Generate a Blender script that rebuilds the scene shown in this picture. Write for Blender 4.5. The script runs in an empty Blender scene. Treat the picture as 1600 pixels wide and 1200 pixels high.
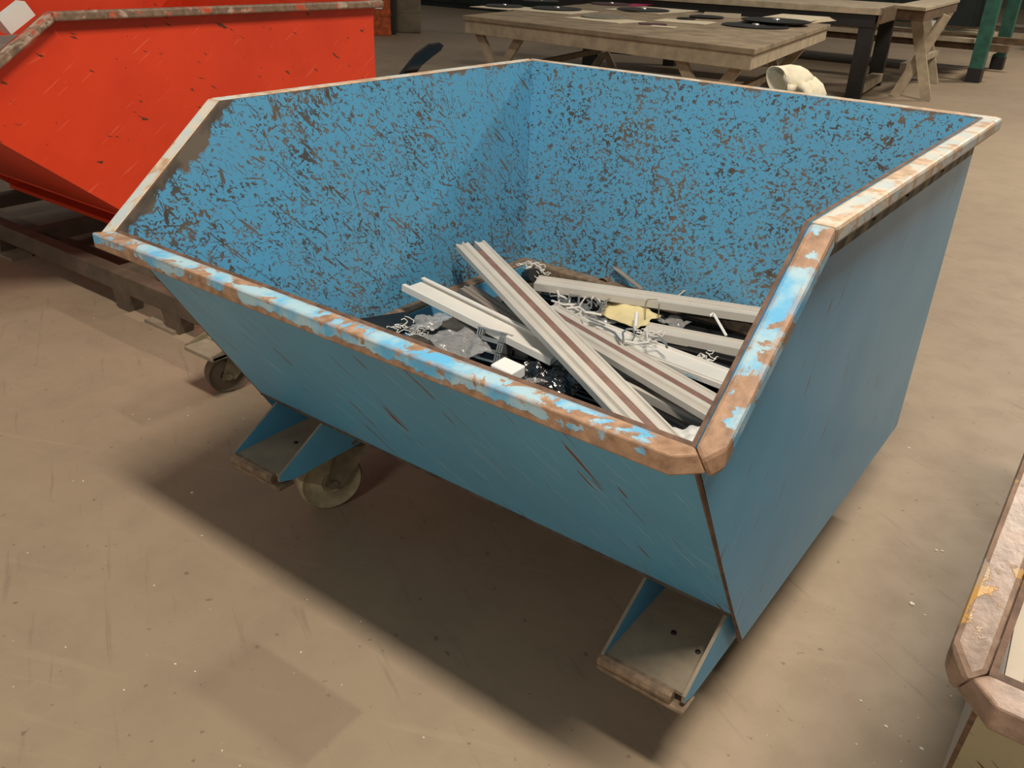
import bpy, bmesh, math, random
import numpy as np
from mathutils import Vector, Matrix, noise as mnoise
random.seed(7)
S = bpy.context.scene
COL = S.collection

# ------------------------------------------------------------------ camera
F_PX = 1335.9; HC = 1.3
RC = np.array([[0.7988, -0.3001, 0.5213], [0.6005, 0.3473, -0.7202], [0.0351, 0.8884, 0.4577]])
_x = RC[:, 0] / np.linalg.norm(RC[:, 0]); _z = RC[:, 2] - _x * (_x @ RC[:, 2]); _z /= np.linalg.norm(_z)
RC = np.stack([_x, np.cross(_z, _x), _z], 1)
cd = bpy.data.cameras.new('camera'); cam = bpy.data.objects.new('camera', cd); COL.objects.link(cam)
cam.matrix_world = Matrix([list(RC[i]) + [(0, 0, HC)[i]] for i in range(3)] + [[0, 0, 0, 1]])
cd.sensor_width = 36; cd.lens = F_PX / 1600 * 36; cd.clip_start = .05; cd.clip_end = 200
S.camera = cam
def ray(p): return RC @ np.array([(p[0] - 800) / F_PX, -(p[1] - 600) / F_PX, -1.0])
def at(px, py, z=0.0):            # point of the photo on a horizontal plane at height z
    v = ray((px, py)); k = (z - HC) / v[2]; return Vector((v[0] * k, v[1] * k, z))
def at_x(px, py, x):
    v = ray((px, py)); k = x / v[0]; return Vector((x, v[1] * k, HC + v[2] * k))
def at_y(px, py, y):
    v = ray((px, py)); k = y / v[1]; return Vector((v[0] * k, y, HC + v[2] * k))

# ------------------------------------------------------------------ world, lamps, exposure
w = bpy.data.worlds.new('hall'); S.world = w; w.use_nodes = True
w.node_tree.nodes['Background'].inputs[0].default_value = (.93, .89, .83, 1)
w.node_tree.nodes['Background'].inputs[1].default_value = .20
def area(name, loc, target, sx, sy, power, col=(1, .90, .77)):
    l = bpy.data.lights.new(name, 'AREA'); l.shape = 'RECTANGLE'; l.size = sx; l.size_y = sy; l.energy = power; l.color = col
    o = bpy.data.objects.new(name, l); COL.objects.link(o); o.location = loc
    o.rotation_euler = (Vector(target) - Vector(loc)).to_track_quat('-Z', 'Y').to_euler(); return o
for k in range(4):                                   # one row of equal lamps under the hall roof, above the picture
    area('hall_lamp_offscreen', (.5, .03 + 7.2 * (k - 1), 5.1), (.5, .03 + 7.2 * (k - 1), 0), 1.6, .35, 310)
S.view_settings.view_transform = 'Standard'; S.view_settings.look = 'None'
S.view_settings.gamma = 1; S.view_settings.use_curve_mapping = False; S.view_settings.exposure = 0.0

# ------------------------------------------------------------------ materials
def lin(c): return tuple(((x / 255 / 12.92) if x / 255 <= .04045 else ((x / 255 + .055) / 1.055) ** 2.4) for x in c) + (1,)
class NT:
    def __init__(s, name):
        s.m = bpy.data.materials.new(name); s.m.use_nodes = True; s.t = s.m.node_tree
        s.b = s.t.nodes['Principled BSDF']; s._c = None
    def n(s, typ, **kw):
        o = s.t.nodes.new(typ)
        for k, v in kw.items(): setattr(o, k, v)
        return o
    def put(s, sock, v):
        if isinstance(v, bpy.types.NodeSocket): s.t.links.new(v, sock)
        elif v is not None:
            if hasattr(sock, 'default_value') and hasattr(sock.default_value, '__len__') and not hasattr(v, '__len__'): v = (v,) * len(sock.default_value)
            sock.default_value = v
    @property
    def co(s):
        if s._c is None: s._c = s.n('ShaderNodeTexCoord').outputs['Object']
        return s._c
    def mp(s, rot=(0, 0, 0), scale=(1, 1, 1), loc=(0, 0, 0), v=None):
        o = s.n('ShaderNodeMapping'); s.put(o.inputs['Vector'], v or s.co)
        o.inputs['Rotation'].default_value = rot; o.inputs['Scale'].default_value = scale; o.inputs['Location'].default_value = loc
        return o.outputs[0]
    def noise(s, scale, detail=4, rough=.55, v=None, dist=0):
        o = s.n('ShaderNodeTexNoise'); s.put(o.inputs['Vector'], v or s.co)
        o.inputs['Scale'].default_value = scale; o.inputs['Detail'].default_value = detail
        o.inputs['Roughness'].default_value = rough; o.inputs['Distortion'].default_value = dist
        return o.outputs['Fac']
    def ramp(s, f, a, b, inv=False):
        o = s.n('ShaderNodeMapRange'); o.clamp = True; s.put(o.inputs[0], f); s.put(o.inputs[1], a); s.put(o.inputs[2], b)
        o.inputs[3].default_value = 1 if inv else 0; o.inputs[4].default_value = 0 if inv else 1
        return o.outputs[0]
    def mix(s, f, a, b):
        o = s.n('ShaderNodeMix'); o.data_type = 'RGBA'; s.put(o.inputs[0], f); s.put(o.inputs[6], a); s.put(o.inputs[7], b); return o.outputs[2]
    def math(s, op, a, b=0.0, c=0.0):
        o = s.n('ShaderNodeMath'); o.operation = op; s.put(o.inputs[0], a); s.put(o.inputs[1], b); s.put(o.inputs[2], c); return o.outputs[0]
    def dot(s, v, vec):
        o = s.n('ShaderNodeVectorMath'); o.operation = 'DOT_PRODUCT'; s.put(o.inputs[0], v); o.inputs[1].default_value = vec; return o.outputs['Value']
    def bump(s, h, strength=.3, dist=.002):
        o = s.n('ShaderNodeBump'); o.inputs['Strength'].default_value = strength; o.inputs['Distance'].default_value = dist
        s.put(o.inputs['Height'], h); s.t.links.new(o.outputs[0], s.b.inputs['Normal'])
    def edge(s, r=.006):
        b = s.n('ShaderNodeBevel'); b.samples = 4; b.inputs[0].default_value = r
        g = s.n('ShaderNodeNewGeometry'); o = s.n('ShaderNodeVectorMath'); o.operation = 'DOT_PRODUCT'
        s.t.links.new(b.outputs[0], o.inputs[0]); s.t.links.new(g.outputs['True Normal'], o.inputs[1])
        return s.math('SUBTRACT', 1.0, o.outputs['Value'])
    def out(s, col=None, rough=.5, metal=0.0, spec=None):
        s.put(s.b.inputs['Base Color'], col); s.put(s.b.inputs['Roughness'], rough); s.put(s.b.inputs['Metallic'], metal)
        if spec is not None: s.put(s.b.inputs['Specular IOR Level'], spec)
        return s.m

def flat(name, rgb, rough=.5, metal=0, var=.12, scale=18, bump=0):
    t = NT(name); c = lin(rgb); d = tuple(x * (1 - var * 2.2) for x in c[:3]) + (1,)
    f = t.noise(scale, 5, .6)
    if bump: t.bump(t.noise(scale * 4, 4), bump)
    return t.out(t.mix(t.ramp(f, .35, .7), c, d), rough, metal)

def painted_inside(name, axis, paint, chip, amount=0.0, rim=None, short=False):
    """chipped paint on a wall; axis = normal axis of the wall ('X' or 'Y')"""
    t = NT(name); masks = []
    big = t.noise(2.4, 3, .55); mid = t.noise(9, 3, .6)
    var = t.math('MULTIPLY_ADD', mid, -.10, t.math('MULTIPLY_ADD', big, -.20, .15))
    def lay(ang, sx, sy, th, seed, dist=.3, det=2.0, soft=.03, k=1.0):
        rot = (-ang, 0, 0) if axis == 'X' else (0, -ang, 0)
        sc = (1, sx, sy) if axis == 'X' else (sx, 1, sy)
        n = t.noise(1.0, det, .5, t.mp(v=t.mp(rot=rot), scale=sc, loc=(seed * 3.1, seed * 1.7, seed * 2.3)), dist)
        off = t.math('MULTIPLY_ADD', var, k, th - amount)
        masks.append(t.ramp(n, off, t.math('ADD', off, soft)))
    if short:
        lay(-.5, 70, 95, .585, 1, .6); lay(.7, 85, 110, .61, 2, .6); lay(-1.1, 120, 160, .63, 5, .5); lay(.1, 20, 55, .665, 7, .8, 3)
    else:
        lay(-.85, 58, 135, .60, 1); lay(-.45, 65, 150, .62, 2); lay(.7, 70, 150, .635, 3)
        lay(-.75, 10, 190, .635, 4, .15, 2, .02, .6); lay(-1.25, 12, 200, .65, 6, .15, 2, .02, .6); lay(-.2, 12, 210, .67, 8, .15, 2, .02, .6); lay(-.6, 22, 46, .665, 9, .8, 3); lay(-1.4, 12, 70, .685, 12, .5, 3)
    m = masks[0]
    for k in masks[1:]: m = t.math('MAXIMUM', m, k)
    m = t.math('MULTIPLY', m, t.math('MULTIPLY_ADD', mid, .5, .68))
    if rim:                                            # bare band under the rim
        bands = [t.math('ADD', t.dot(t.co, v), c) for v, c in rim]
        b = bands[0]
        for k in bands[1:]: b = t.math('MAXIMUM', b, k)
        nz = t.math('MULTIPLY_ADD', t.noise(14, 5, .7), .10, -.05)
        m = t.math('MAXIMUM', m, t.ramp(t.math('ADD', b, nz), -.017, -.010))
    dust = t.ramp(t.noise(2.0, 5, .6), .35, .75)
    col = t.mix(t.math('MULTIPLY', dust, .7), lin(paint), lin([p * .62 + q * .38 for p, q in zip(paint, (118, 136, 146))]))
    scr = t.ramp(t.noise(1, 2, .5, t.mp(rot=(.5, .3, .2), scale=(40, 40, 220))), .70, .73)
    col = t.mix(t.math('MULTIPLY', scr, .3), col, lin((170, 195, 205)))
    chipc = t.mix(t.ramp(t.noise(14, 3), .4, .6), lin(chip), lin([c * 1.35 + 6 for c in chip]))
    col = t.mix(m, col, chipc)
    t.bump(t.math('MULTIPLY', m, -1.0), .2, .001)
    return t.out(col, t.math('MULTIPLY_ADD', m, .25, .45), 0, .4)

def painted_outside(name, paint, dark, light, axis='X', rust=(120, 70, 45), gloss=.38, rthr=.70):
    t = NT(name)
    big = t.noise(2.2, 4, .55); col = t.mix(t.ramp(big, .35, .75), lin(paint), lin(dark))
    def strk(ang, sx, sy, a, seed):
        rot = (ang, 0, 0) if axis == 'X' else (0, ang, 0)
        sc = (1, sx, sy) if axis == 'X' else (sx, 1, sy)
        return t.ramp(t.noise(1, 2, .5, t.mp(v=t.mp(rot=rot), scale=sc, loc=(seed, seed * 2.1, seed * .7))), a, a + .02)
    e_ = .035 if axis == 'X' else 0.0; g_ = 1 if axis == 'Y' else -1
    s1 = t.math('MAXIMUM', strk(-.85, 5, 170, .68 + e_, 1), strk(-1.05, 8, 240, .69 + e_, 4))
    s1 = t.math('MAXIMUM', s1, strk(-.4, 7, 190, .71 + e_, 8))
    col = t.mix(t.math('MULTIPLY', s1, .45), col, lin(light))
    s2 = t.math('MAXIMUM', strk(-1.1, 7, 75, rthr, 11), t.math('MULTIPLY', strk(-1.05, 8, 170, .69 + e_, 15), .8))
    col = t.mix(s2, col, lin(rust))
    sp = t.ramp(t.noise(120, 2, .5), .74, .77); col = t.mix(t.math('MULTIPLY', sp, .6), col, lin((90, 70, 55)))
    t.bump(t.noise(7, 3), .12, .004)
    return t.out(col, t.math('MULTIPLY_ADD', big, .25, gloss - .1), 0, .5)

def rim_paint(name, paint, rust, pale, thr=.5, scale=11, edge=True, spot=None, metal=0.0, rough=.55):
    t = NT(name)
    n = t.noise(scale, 6, .62, None, .4)
    if edge: n = t.math('MULTIPLY_ADD', t.ramp(t.edge(.014), .0, .28), .26, n)
    if spot:                                            # worn lower lip and bare weld at one corner
        zz = t.dot(t.co, (0, 0, 1)); n = t.math('MULTIPLY_ADD', t.math('MULTIPLY', t.ramp(t.math('MULTIPLY', zz, -1.0), -.764, -.754), t.ramp(t.dot(t.co, (0, -1, 0)), .70, .76)), .16, n)
        d_ = t.n('ShaderNodeVectorMath'); d_.operation = 'DISTANCE'; t.put(d_.inputs[0], t.co); d_.inputs[1].default_value = spot
        n = t.math('MULTIPLY_ADD', t.ramp(d_.outputs['Value'], .03, .062, True), .25, n)
    m = t.ramp(n, thr, thr + .025)
    p = t.mix(t.ramp(t.noise(16, 4, .6), .42, .58), lin(paint), lin(pale))
    r = t.mix(t.ramp(t.noise(40, 5, .65), .35, .7), lin(rust), lin([c * 1.28 + 10 for c in rust]))
    t.bump(t.math('MULTIPLY_ADD', m, -.6, t.noise(60, 4)), .4, .0015)
    return t.out(t.mix(m, p, r), rough, metal, .4)

M = {}
BLUE, BLUE_B = (92, 168, 208), (90, 152, 188)        # the skip's one paint, clean and slightly dulled
M['rim_blue'] = rim_paint('rim_blue', BLUE, (132, 104, 82), (156, 188, 200), .515, 17, True, (.6175, -.77, .76))
M['rim_pale'] = rim_paint('rim_pale', (178, 190, 190), (158, 134, 110), (200, 192, 176), .50, 9)
M['rust'] = flat('rust_edge', (112, 84, 66), .7, 0, .3, 40, .4)
M['blue_out_f'] = painted_outside('blue_front', BLUE, BLUE_B, (170, 200, 214), 'Y')
M['blue_out_s'] = painted_outside('blue_side', BLUE, BLUE_B, (186, 208, 218), 'X', gloss=.34, rthr=.72)
M['blue'] = flat('blue_paint', BLUE, .5, 0, .06, 8)
M['floor_dirt'] = flat('bin_floor_dirt', (84, 78, 70), .8, 0, .3, 30, .4)
M['dust'] = flat('dusty_steel', (146, 132, 112), .75, 0, .14, 14, .25)
M['lip'] = flat('worn_lip', (138, 116, 94), .7, 0, .25, 50, .5)
M['castor_steel'] = flat('dusty_zinc', (150, 140, 116), .5, .35, .2, 30, .2)
M['castor_wheel'] = flat('cream_nylon', (172, 160, 130), .55, 0, .22, 25, .2)
M['wheel_dark'] = flat('dirty_wheel', (104, 90, 74), .7, 0, .2, 25, .3)
M['black'] = flat('black_plastic', (26, 26, 27), .42, 0, .2, 30)
M['black_gloss'] = flat('black_gloss', (14, 14, 15), .22, 0, .2, 20)
M['black_steel'] = flat('black_steel', (34, 31, 29), .5, 0, .2, 14)
M['alu'] = flat('grey_white_coating', (198, 192, 182), .42, 0, .05, 9)
M['alu_w'] = flat('white_coating', (222, 218, 210), .4, 0, .04, 9)
M['alu_raw'] = flat('raw_aluminium', (188, 186, 182), .32, .75, .12, 20)
M['beige'] = flat('beige_coating', (176, 164, 146), .5, 0, .06, 9)
M['taupe'] = flat('taupe_coating', (140, 130, 120), .45, 0, .08, 9)
M['brown_strip'] = flat('brown_thermal_strip', (136, 104, 92), .6, 0, .14, 25)
M['white'] = flat('white_plastic', (236, 234, 228), .4, 0, .03, 10)
M['paper'] = flat('yellow_paper', (222, 206, 156), .8, 0, .1, 14)
M['wood'] = flat('pale_worn_wood', (178, 162, 136), .75, 0, .16, 10, .2)
M['wood_dk'] = flat('brown_worn_wood', (112, 88, 64), .75, 0, .25, 12, .2)
M['tabletop'] = flat('stained_table_top', (152, 134, 108), .7, 0, .22, 5, .1)
M['card'] = flat('pale_card', (214, 200, 172), .85, 0, .08, 8)
M['disc'] = flat('dark_disc', (48, 47, 44), .32, .4, .2, 12)
M['disc_pale'] = flat('pale_disc', (150, 144, 126), .5, .3, .2, 12)
M['disc_red'] = flat('reddish_disc', (86, 52, 60), .45, .2, .2, 12)
M['magenta'] = flat('magenta_sheet', (170, 40, 90), .6)
M['green'] = flat('green_steel', (44, 100, 84), .5, 0, .2, 10)
M['orange'] = flat('orange_crate', (196, 84, 20), .55, 0, .3, 20, .3)
M['concrete'] = flat('column_concrete', (122, 110, 90), .85, 0, .15, 6, .2)
M['darkwall'] = flat('dark_cabinet', (40, 50, 46), .6, 0, .2, 4)
M['wall'] = flat('hall_wall', (120, 114, 104), .9, 0, .2, 1)
M['glove'] = flat('cotton_glove', (228, 218, 192), .95, 0, .08, 40, .4)
M['carton'] = flat('brown_carton', (150, 100, 56), .8, 0, .12, 8)
M['skid'] = flat('grey_skid_steel', (98, 84, 70), .65, 0, .18, 12, .15)
M['tarnish'] = flat('tarnished_lump', (120, 100, 82), .6, 0, .25, 40, .4)
M['debris'] = flat('white_flake', (226, 218, 200), .6, 0, .1)

def film(name, rgb, tr, rough):
    t = NT(name); n = t.noise(9, 3, .5, t.mp(rot=(.3, .2, .7), scale=(1, 5, 3)), .6); t.bump(n, .9, .012)
    t.b.inputs['Alpha'].default_value = tr
    return t.out(lin(rgb), rough, 0.0, 1.0)
M['film'] = film('clear_film', (200, 198, 196), .26, .07)
M['film_dk'] = film('black_film', (28, 28, 30), 1.0, .16)

t = NT('hazard_tape')
d = t.dot(t.co, (0, 1.0, -1.0)); fr = t.math('FRACT', t.math('MULTIPLY', d, 13.0))
st = t.ramp(fr, .48, .52); wear = t.ramp(t.noise(22, 5, .65), .40, .56)
c = t.mix(st, lin((168, 150, 112)), lin((78, 72, 62))); c = t.mix(t.math('MULTIPLY', wear, .65), c, lin((108, 98, 82)))
M['tape'] = t.out(c, .6)

t = NT('red_side')
big = t.noise(3, 4, .6); c = t.mix(t.ramp(big, .4, .75), lin((220, 64, 29)), lin((205, 55, 24)))
s1 = t.ramp(t.noise(1, 2, .5, t.mp(v=t.mp(rot=(-.6, 0, 0)), scale=(1, 6, 120))), .68, .71); c = t.mix(t.math('MULTIPLY', s1, .5), c, lin((236, 110, 80)))
s2 = t.ramp(t.noise(1, 3, .6, t.mp(v=t.mp(rot=(.5, 0, 0)), scale=(1, 10, 40), loc=(3, 2, 1))), .675, .70); c = t.mix(s2, c, lin((96, 50, 30)))
s3 = t.ramp(t.noise(40, 3), .70, .73); c = t.mix(t.math('MULTIPLY', s3, .8), c, lin((110, 36, 20)))
M['red'] = t.out(c, .45)
M['rim_red'] = rim_paint('rim_red', (190, 80, 52), (104, 84, 68), (178, 164, 146), .44, 12)
M['rim_worn'] = rim_paint('rim_worn', (176, 134, 70), (112, 92, 78), (150, 138, 124), .41, 15, False, None, 0, .36)
M['worn_panel'] = painted_outside('worn_panel', (176, 170, 140), (150, 146, 118), (215, 210, 190), 'Y', rust=(96, 66, 44), rthr=.62)
M['worn_side'] = flat('worn_side', (186, 180, 170), .5, 0, .15, 10)

# floor
t = NT('hall_floor')
n1 = t.noise(.7, 6, .6); n2 = t.noise(7, 6, .65); n3 = t.noise(120, 3, .6)
c = t.mix(t.ramp(n1, .3, .72), lin((160, 142, 120)), lin((142, 125, 104)))
c = t.mix(t.math('MULTIPLY', t.ramp(n2, .45, .8), .5), c, lin((126, 110, 92)))
sk = t.ramp(t.noise(1, 3, .6, t.mp(v=t.mp(rot=(0, 0, .5)), scale=(3, 40, 1))), .62, .72); c = t.mix(t.math('MULTIPLY', sk, .22), c, lin((82, 70, 58)))
sk = t.ramp(t.noise(1, 3, .6, t.mp(v=t.mp(rot=(0, 0, -.4)), scale=(2, 30, 1))), .60, .72); c = t.mix(t.math('MULTIPLY', sk, .2), c, lin((170, 152, 128)))
sp = t.ramp(n3, .68, .74); c = t.mix(t.math('MULTIPLY', sp, .35), c, lin((190, 174, 150)))
vo = t.noise(45, 2, .5); c = t.mix(t.math('MULTIPLY', t.ramp(vo, .70, .74), .5), c, lin((84, 72, 60)))
pa_, pb_, pc_ = at(395, 1000), at(568, 1112), at(478, 1200)
e1_ = (pb_ - pa_); l1_ = e1_.length; e1_.normalize(); e2_ = (pc_ - pb_); e2_ = (e2_ - e1_ * e2_.dot(e1_)); l2_ = e2_.length; e2_.normalize()
u_ = t.math('SUBTRACT', t.dot(t.co, tuple(e1_)), e1_.dot(pa_)); v_ = t.math('SUBTRACT', t.dot(t.co, tuple(e2_)), e2_.dot(pa_))
bx_ = t.math('MULTIPLY', t.math('MULTIPLY', t.ramp(u_, -.03, .02), t.ramp(u_, l1_ - .006, l1_ + .006, True)), t.math('MULTIPLY', t.ramp(v_, -.006, .006), t.ramp(v_, l2_ - .01, l2_ + .02, True)))
c = t.mix(t.math('MULTIPLY', bx_, .35), c, lin((112, 96, 78)))                  # old damp patch
t.bump(t.math('MULTIPLY_ADD', n3, .5, n2), .12, .003)
M['floor'] = t.out(c, t.math('MULTIPLY_ADD', n2, .3, .42), 0, .35)

# ------------------------------------------------------------------ mesh helpers
ORG = {}
def V(*a): return Vector(a)
class MB:
    def __init__(s): s.v = []; s.f = []; s.m = []
    def add(s, vs, fs, mi=0):
        k = len(s.v); s.v += [Vector(v) for v in vs]; s.f += [tuple(i + k for i in f) for f in fs]
        s.m += (list(mi) if hasattr(mi, '__len__') else [mi] * len(fs)); return s
    def box(s, a, b, mi=0):
        x0, y0, z0 = a; x1, y1, z1 = b
        return s.add([(x0, y0, z0), (x1, y0, z0), (x1, y1, z0), (x0, y1, z0), (x0, y0, z1), (x1, y0, z1), (x1, y1, z1), (x0, y1, z1)],
                     [(3, 2, 1, 0), (4, 5, 6, 7), (0, 1, 5, 4), (1, 2, 6, 5), (2, 3, 7, 6), (3, 0, 4, 7)], mi)
    def obox(s, c, ax, ay, az, mi=0):
        c, ax, ay, az = map(Vector, (c, ax, ay, az)); vs = []
        for k in (-1, 1):
            for (i, j) in ((-1, -1), (1, -1), (1, 1), (-1, 1)): vs.append(c + ax * i + ay * j + az * k)
        return s.add(vs, [(3, 2, 1, 0), (4, 5, 6, 7), (0, 1, 5, 4), (1, 2, 6, 5), (2, 3, 7, 6), (3, 0, 4, 7)], mi)
    def bar(s, a, b, w, h, up=(0, 0, 1), mi=0):
        a, b = Vector(a), Vector(b); d = (b - a).normalized(); sd = d.cross(Vector(up)).normalized(); u = sd.cross(d)
        return s.obox((a + b) / 2, d * ((b - a).length / 2), sd * w / 2, u * h / 2, mi)
    def prism(s, poly, off, mcap0=0, mcap1=0, mside=0):
        n = len(poly); p = [Vector(q) for q in poly]; o = Vector(off)
        return s.add(p + [q + o for q in p], [tuple(range(n - 1, -1, -1)), tuple(range(n, 2 * n))] + [(i, (i + 1) % n, n + (i + 1) % n, n + i) for i in range(n)], [mcap0, mcap1] + [mside] * n)
    def sweep(s, prof, a, b, up=(0, 0, 1), mi=0):      # closed 2-D outline (u across, v up) pushed from a to b
        a, b = Vector(a), Vector(b); d = (b - a).normalized(); sd = d.cross(Vector(up)).normalized(); u = sd.cross(d)
        return s.prism([a + sd * p[0] + u * p[1] for p in prof], b - a, mi, mi, mi)
    def tube(s, pts, r, seg=6, mi=0, flat_=1.0):
        pts = [Vector(p) for p in pts]; rings = []
        for i, p in enumerate(pts):
            d = (pts[min(i + 1, len(pts) - 1)] - pts[max(i - 1, 0)]).normalized()
            a = d.cross(Vector((0, 0, 1)) if abs(d.z) < .9 else Vector((1, 0, 0))).normalized(); b = d.cross(a)
            rr = r[i] if hasattr(r, '__len__') else r
            rings.append([p + a * rr * math.cos(2 * math.pi * k / seg) + b * rr * flat_ * math.sin(2 * math.pi * k / seg) for k in range(seg)])
        fs = [tuple(range(seg - 1, -1, -1))]
        for i in range(len(pts) - 1):
            for k in range(seg): fs.append((i * seg + k, i * seg + (k + 1) % seg, (i + 1) * seg + (k + 1) % seg, (i + 1) * seg + k))
        fs.append(tuple((len(pts) - 1) * seg + k for k in range(seg)))
        return s.add(sum(rings, []), fs, mi)
    def lathe(s, prof, c, axis, seg=32, mi=0):         # prof: (radius, offset along axis), closed at both ends
        c, ax = Vector(c), Vector(axis).normalized(); a = ax.cross(Vector((0, 0, 1)) if abs(ax.z) < .9 else Vector((1, 0, 0))).normalized(); b = ax.cross(a)
        vs = []; fs = []
        for r, o in prof:
            for k in range(seg): vs.append(c + ax * o + (a * math.cos(2 * math.pi * k / seg) + b * math.sin(2 * math.pi * k / seg)) * r)
        for i in range(len(prof) - 1):
            for k in range(seg): fs.append((i * seg + k, i * seg + (k + 1) % seg, (i + 1) * seg + (k + 1) % seg, (i + 1) * seg + k))
        fs.append(tuple(range(seg - 1, -1, -1))); fs.append(tuple((len(prof) - 1) * seg + k for k in range(seg)))
        return s.add(vs, fs, mi)
    def build(s, name, mat, parent=None, bevel=0, smooth=False, loc=None):
        me = bpy.data.meshes.new(name); o = bpy.data.objects.new(name, me); COL.objects.link(o)
        if parent is not None: org = ORG[parent.name]; o.parent = parent
        else:
            org = Vector(loc) if loc is not None else Vector((sum(v.x for v in s.v) / len(s.v), sum(v.y for v in s.v) / len(s.v), min(v.z for v in s.v)))
            o.location = org
        ORG[o.name] = org
        me.from_pydata([tuple(v - org) for v in s.v], [], s.f)
        for mm in (mat if isinstance(mat, (list, tuple)) else [mat]): me.materials.append(M[mm])
        for p, i in zip(me.polygons, s.m): p.material_index = i
        bm = bmesh.new(); bm.from_mesh(me); bmesh.ops.recalc_face_normals(bm, faces=bm.faces); bm.to_mesh(me); bm.free()
        if smooth:
            for p in me.polygons: p.use_smooth = True
            if smooth == 'auto':
                me.set_sharp_from_angle(angle=math.radians(35))
        if bevel:
            b = o.modifiers.new('bevel', 'BEVEL'); b.width = bevel; b.segments = 2; b.limit_method = 'ANGLE'; b.angle_limit = math.radians(30)
        return o
def tag(o, label, cat, group=None):
    o['label'] = label; o['category'] = cat
    if group: o['group'] = group
    return o
def thing(name, loc, label, cat, group=None):
    o = bpy.data.objects.new(name, None); COL.objects.link(o); o.location = loc; ORG[o.name] = Vector(loc); o.empty_display_size = .1
    return tag(o, label, cat, group)
def struct(o): o['kind'] = 'structure'; return o

# ------------------------------------------------------------------ the hall
fl = struct(MB().box((-26, -8, -.2), (12, 34, 0)).build('floor', 'floor', loc=(0, 0, 0)))
struct(MB().box((-26, 33.6, 0), (12, 34, 7.5)).build('wall_back', 'wall', loc=(0, 33.8, 0)))
struct(MB().box((-26, -8, 0), (-25.6, 33.6, 7.5)).build('wall_left', 'wall', loc=(-25.8, 10, 0)))

# ------------------------------------------------------------------ tipping skips
def miter_rails(pts, outs, wi, wo, h, root, mats, names, up_top=0.0):
    """square tube along an open chain of rim points; outs = outward horizontal vector of each segment"""
    n = len(pts) - 1; P = [Vector(p) for p in pts]; segs = []
    for i in range(n):
        d = (P[i + 1] - P[i]).normalized(); o = Vector(outs[i]); u = o.cross(d).normalized()
        if u.z < 0: u = -u
        segs.append((d, o, u))
    closed = (P[0] - P[-1]).length < 1e-6; objs = []
    for i in range(n):
        d, o, u = segs[i]; ends = []
        for e, j in ((0, i - 1 if (i > 0 or closed) else None), (1, (i + 1) % n if (i < n - 1 or closed) else None)):
            base = P[i + e]; nrm = d if j is None else (d + segs[j][0]).normalized()
            ring = []
            for (a, b) in ((-wi, up_top), (wo, up_top), (wo, up_top - h), (-wi, up_top - h)):
                q = base + o * a + u * b; ring.append(q - d * ((q - base).dot(nrm) / d.dot(nrm)))
            ends.append(ring)
        mb = MB().add(ends[0] + ends[1], [(3, 2, 1, 0), (4, 5, 6, 7)] + [(k, (k + 1) % 4, 4 + (k + 1) % 4, 4 + k) for k in range(4)])
        o_ = mb.build(names[i], mats[i], root, bevel=.006)
        objs.append(o_)
    return objs

def skip_body(root, q, mats):
    """q: xl xr yf zf yk zt yb y0 z0 zb ; mats: left_in right_in back_in front_in out_left out_right out_front rim list edge floor"""
    xl, xr, yf, zf, yk, zt, yb, y0, z0, zb = q; T = .006
    yl = y0 + (z0 - zb) * (y0 - yf) / (zf - z0)
    prof = [(yf, zf), (yk, zt), (yb, zt), (yb, zb), (yl, zb)]
    MB().prism([(xl, y, z) for y, z in prof], (T, 0, 0), 0, 1, 2).build('side_panel', [mats['out_l'], mats['in_l'], mats['edge']], root)
    MB().prism([(xr, y, z) for y, z in prof], (-T, 0, 0), 0, 1, 2).build('side_panel', [mats['out_r'], mats['in_r'], mats['edge']], root)
    MB().prism([(xl + T, yb, zb), (xr - T, yb, zb), (xr - T, yb, zt), (xl + T, yb, zt)], (0, -T, 0), 0, 1, 2).build('back_panel', [mats['out_f'], mats['in_b'], mats['edge']], root)
    nrm = Vector((0, zf - z0, y0 - yf)).normalized() * T
    MB().prism([(xl + T, yf, zf), (xr - T, yf, zf), (xr - T, y0, z0), (xl + T, y0, z0)], nrm, 0, 1, 2).build('front_panel', [mats['out_f'], mats['in_f'], mats['edge']], root)
    MB().box((xl + T, y0 - .002, z0 - .004), (xr - T, yb - T, z0 + .004)).build('bottom_panel', mats['bottom'], root)
    loop = [(xl, yf, zf), (xl, yk, zt), (xl, yb, zt), (xr, yb, zt), (xr, yk, zt), (xr, yf, zf), (xl, yf, zf)]
    rails = miter_rails(loop, [(-1, 0, 0), (-1, 0, 0), (0, 1, 0), (1, 0, 0), (1, 0, 0), (0, -1, 0)], -.0, .036, .029, root, mats['rims'],
                ['rim_rail'] * 6, .001)
    for side, idx in ((-1, (0, 5)), (1, (4, 5))):          # cut the sharp front corners off
        n_ = Vector((side, -1, 0)).normalized(); c_ = Vector(((xl if side < 0 else xr) + side * .036, yf - .036, zf)) - n_ * (.034 if (side > 0) == (xl < -.1) else .012) - ORG[root.name]
        for k in idx:
            bm = bmesh.new(); bm.from_mesh(rails[k].data)
            r_ = bmesh.ops.bisect_plane(bm, geom=bm.verts[:] + bm.edges[:] + bm.faces[:], plane_co=c_, plane_no=n_, clear_outer=True)
            bmesh.ops.holes_fill(bm, edges=[e for e in bm.edges if e.is_boundary], sides=0)
            bmesh.ops.recalc_face_normals(bm, faces=bm.faces); bm.to_mesh(rails[k].data); bm.free()
    return rails

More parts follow.
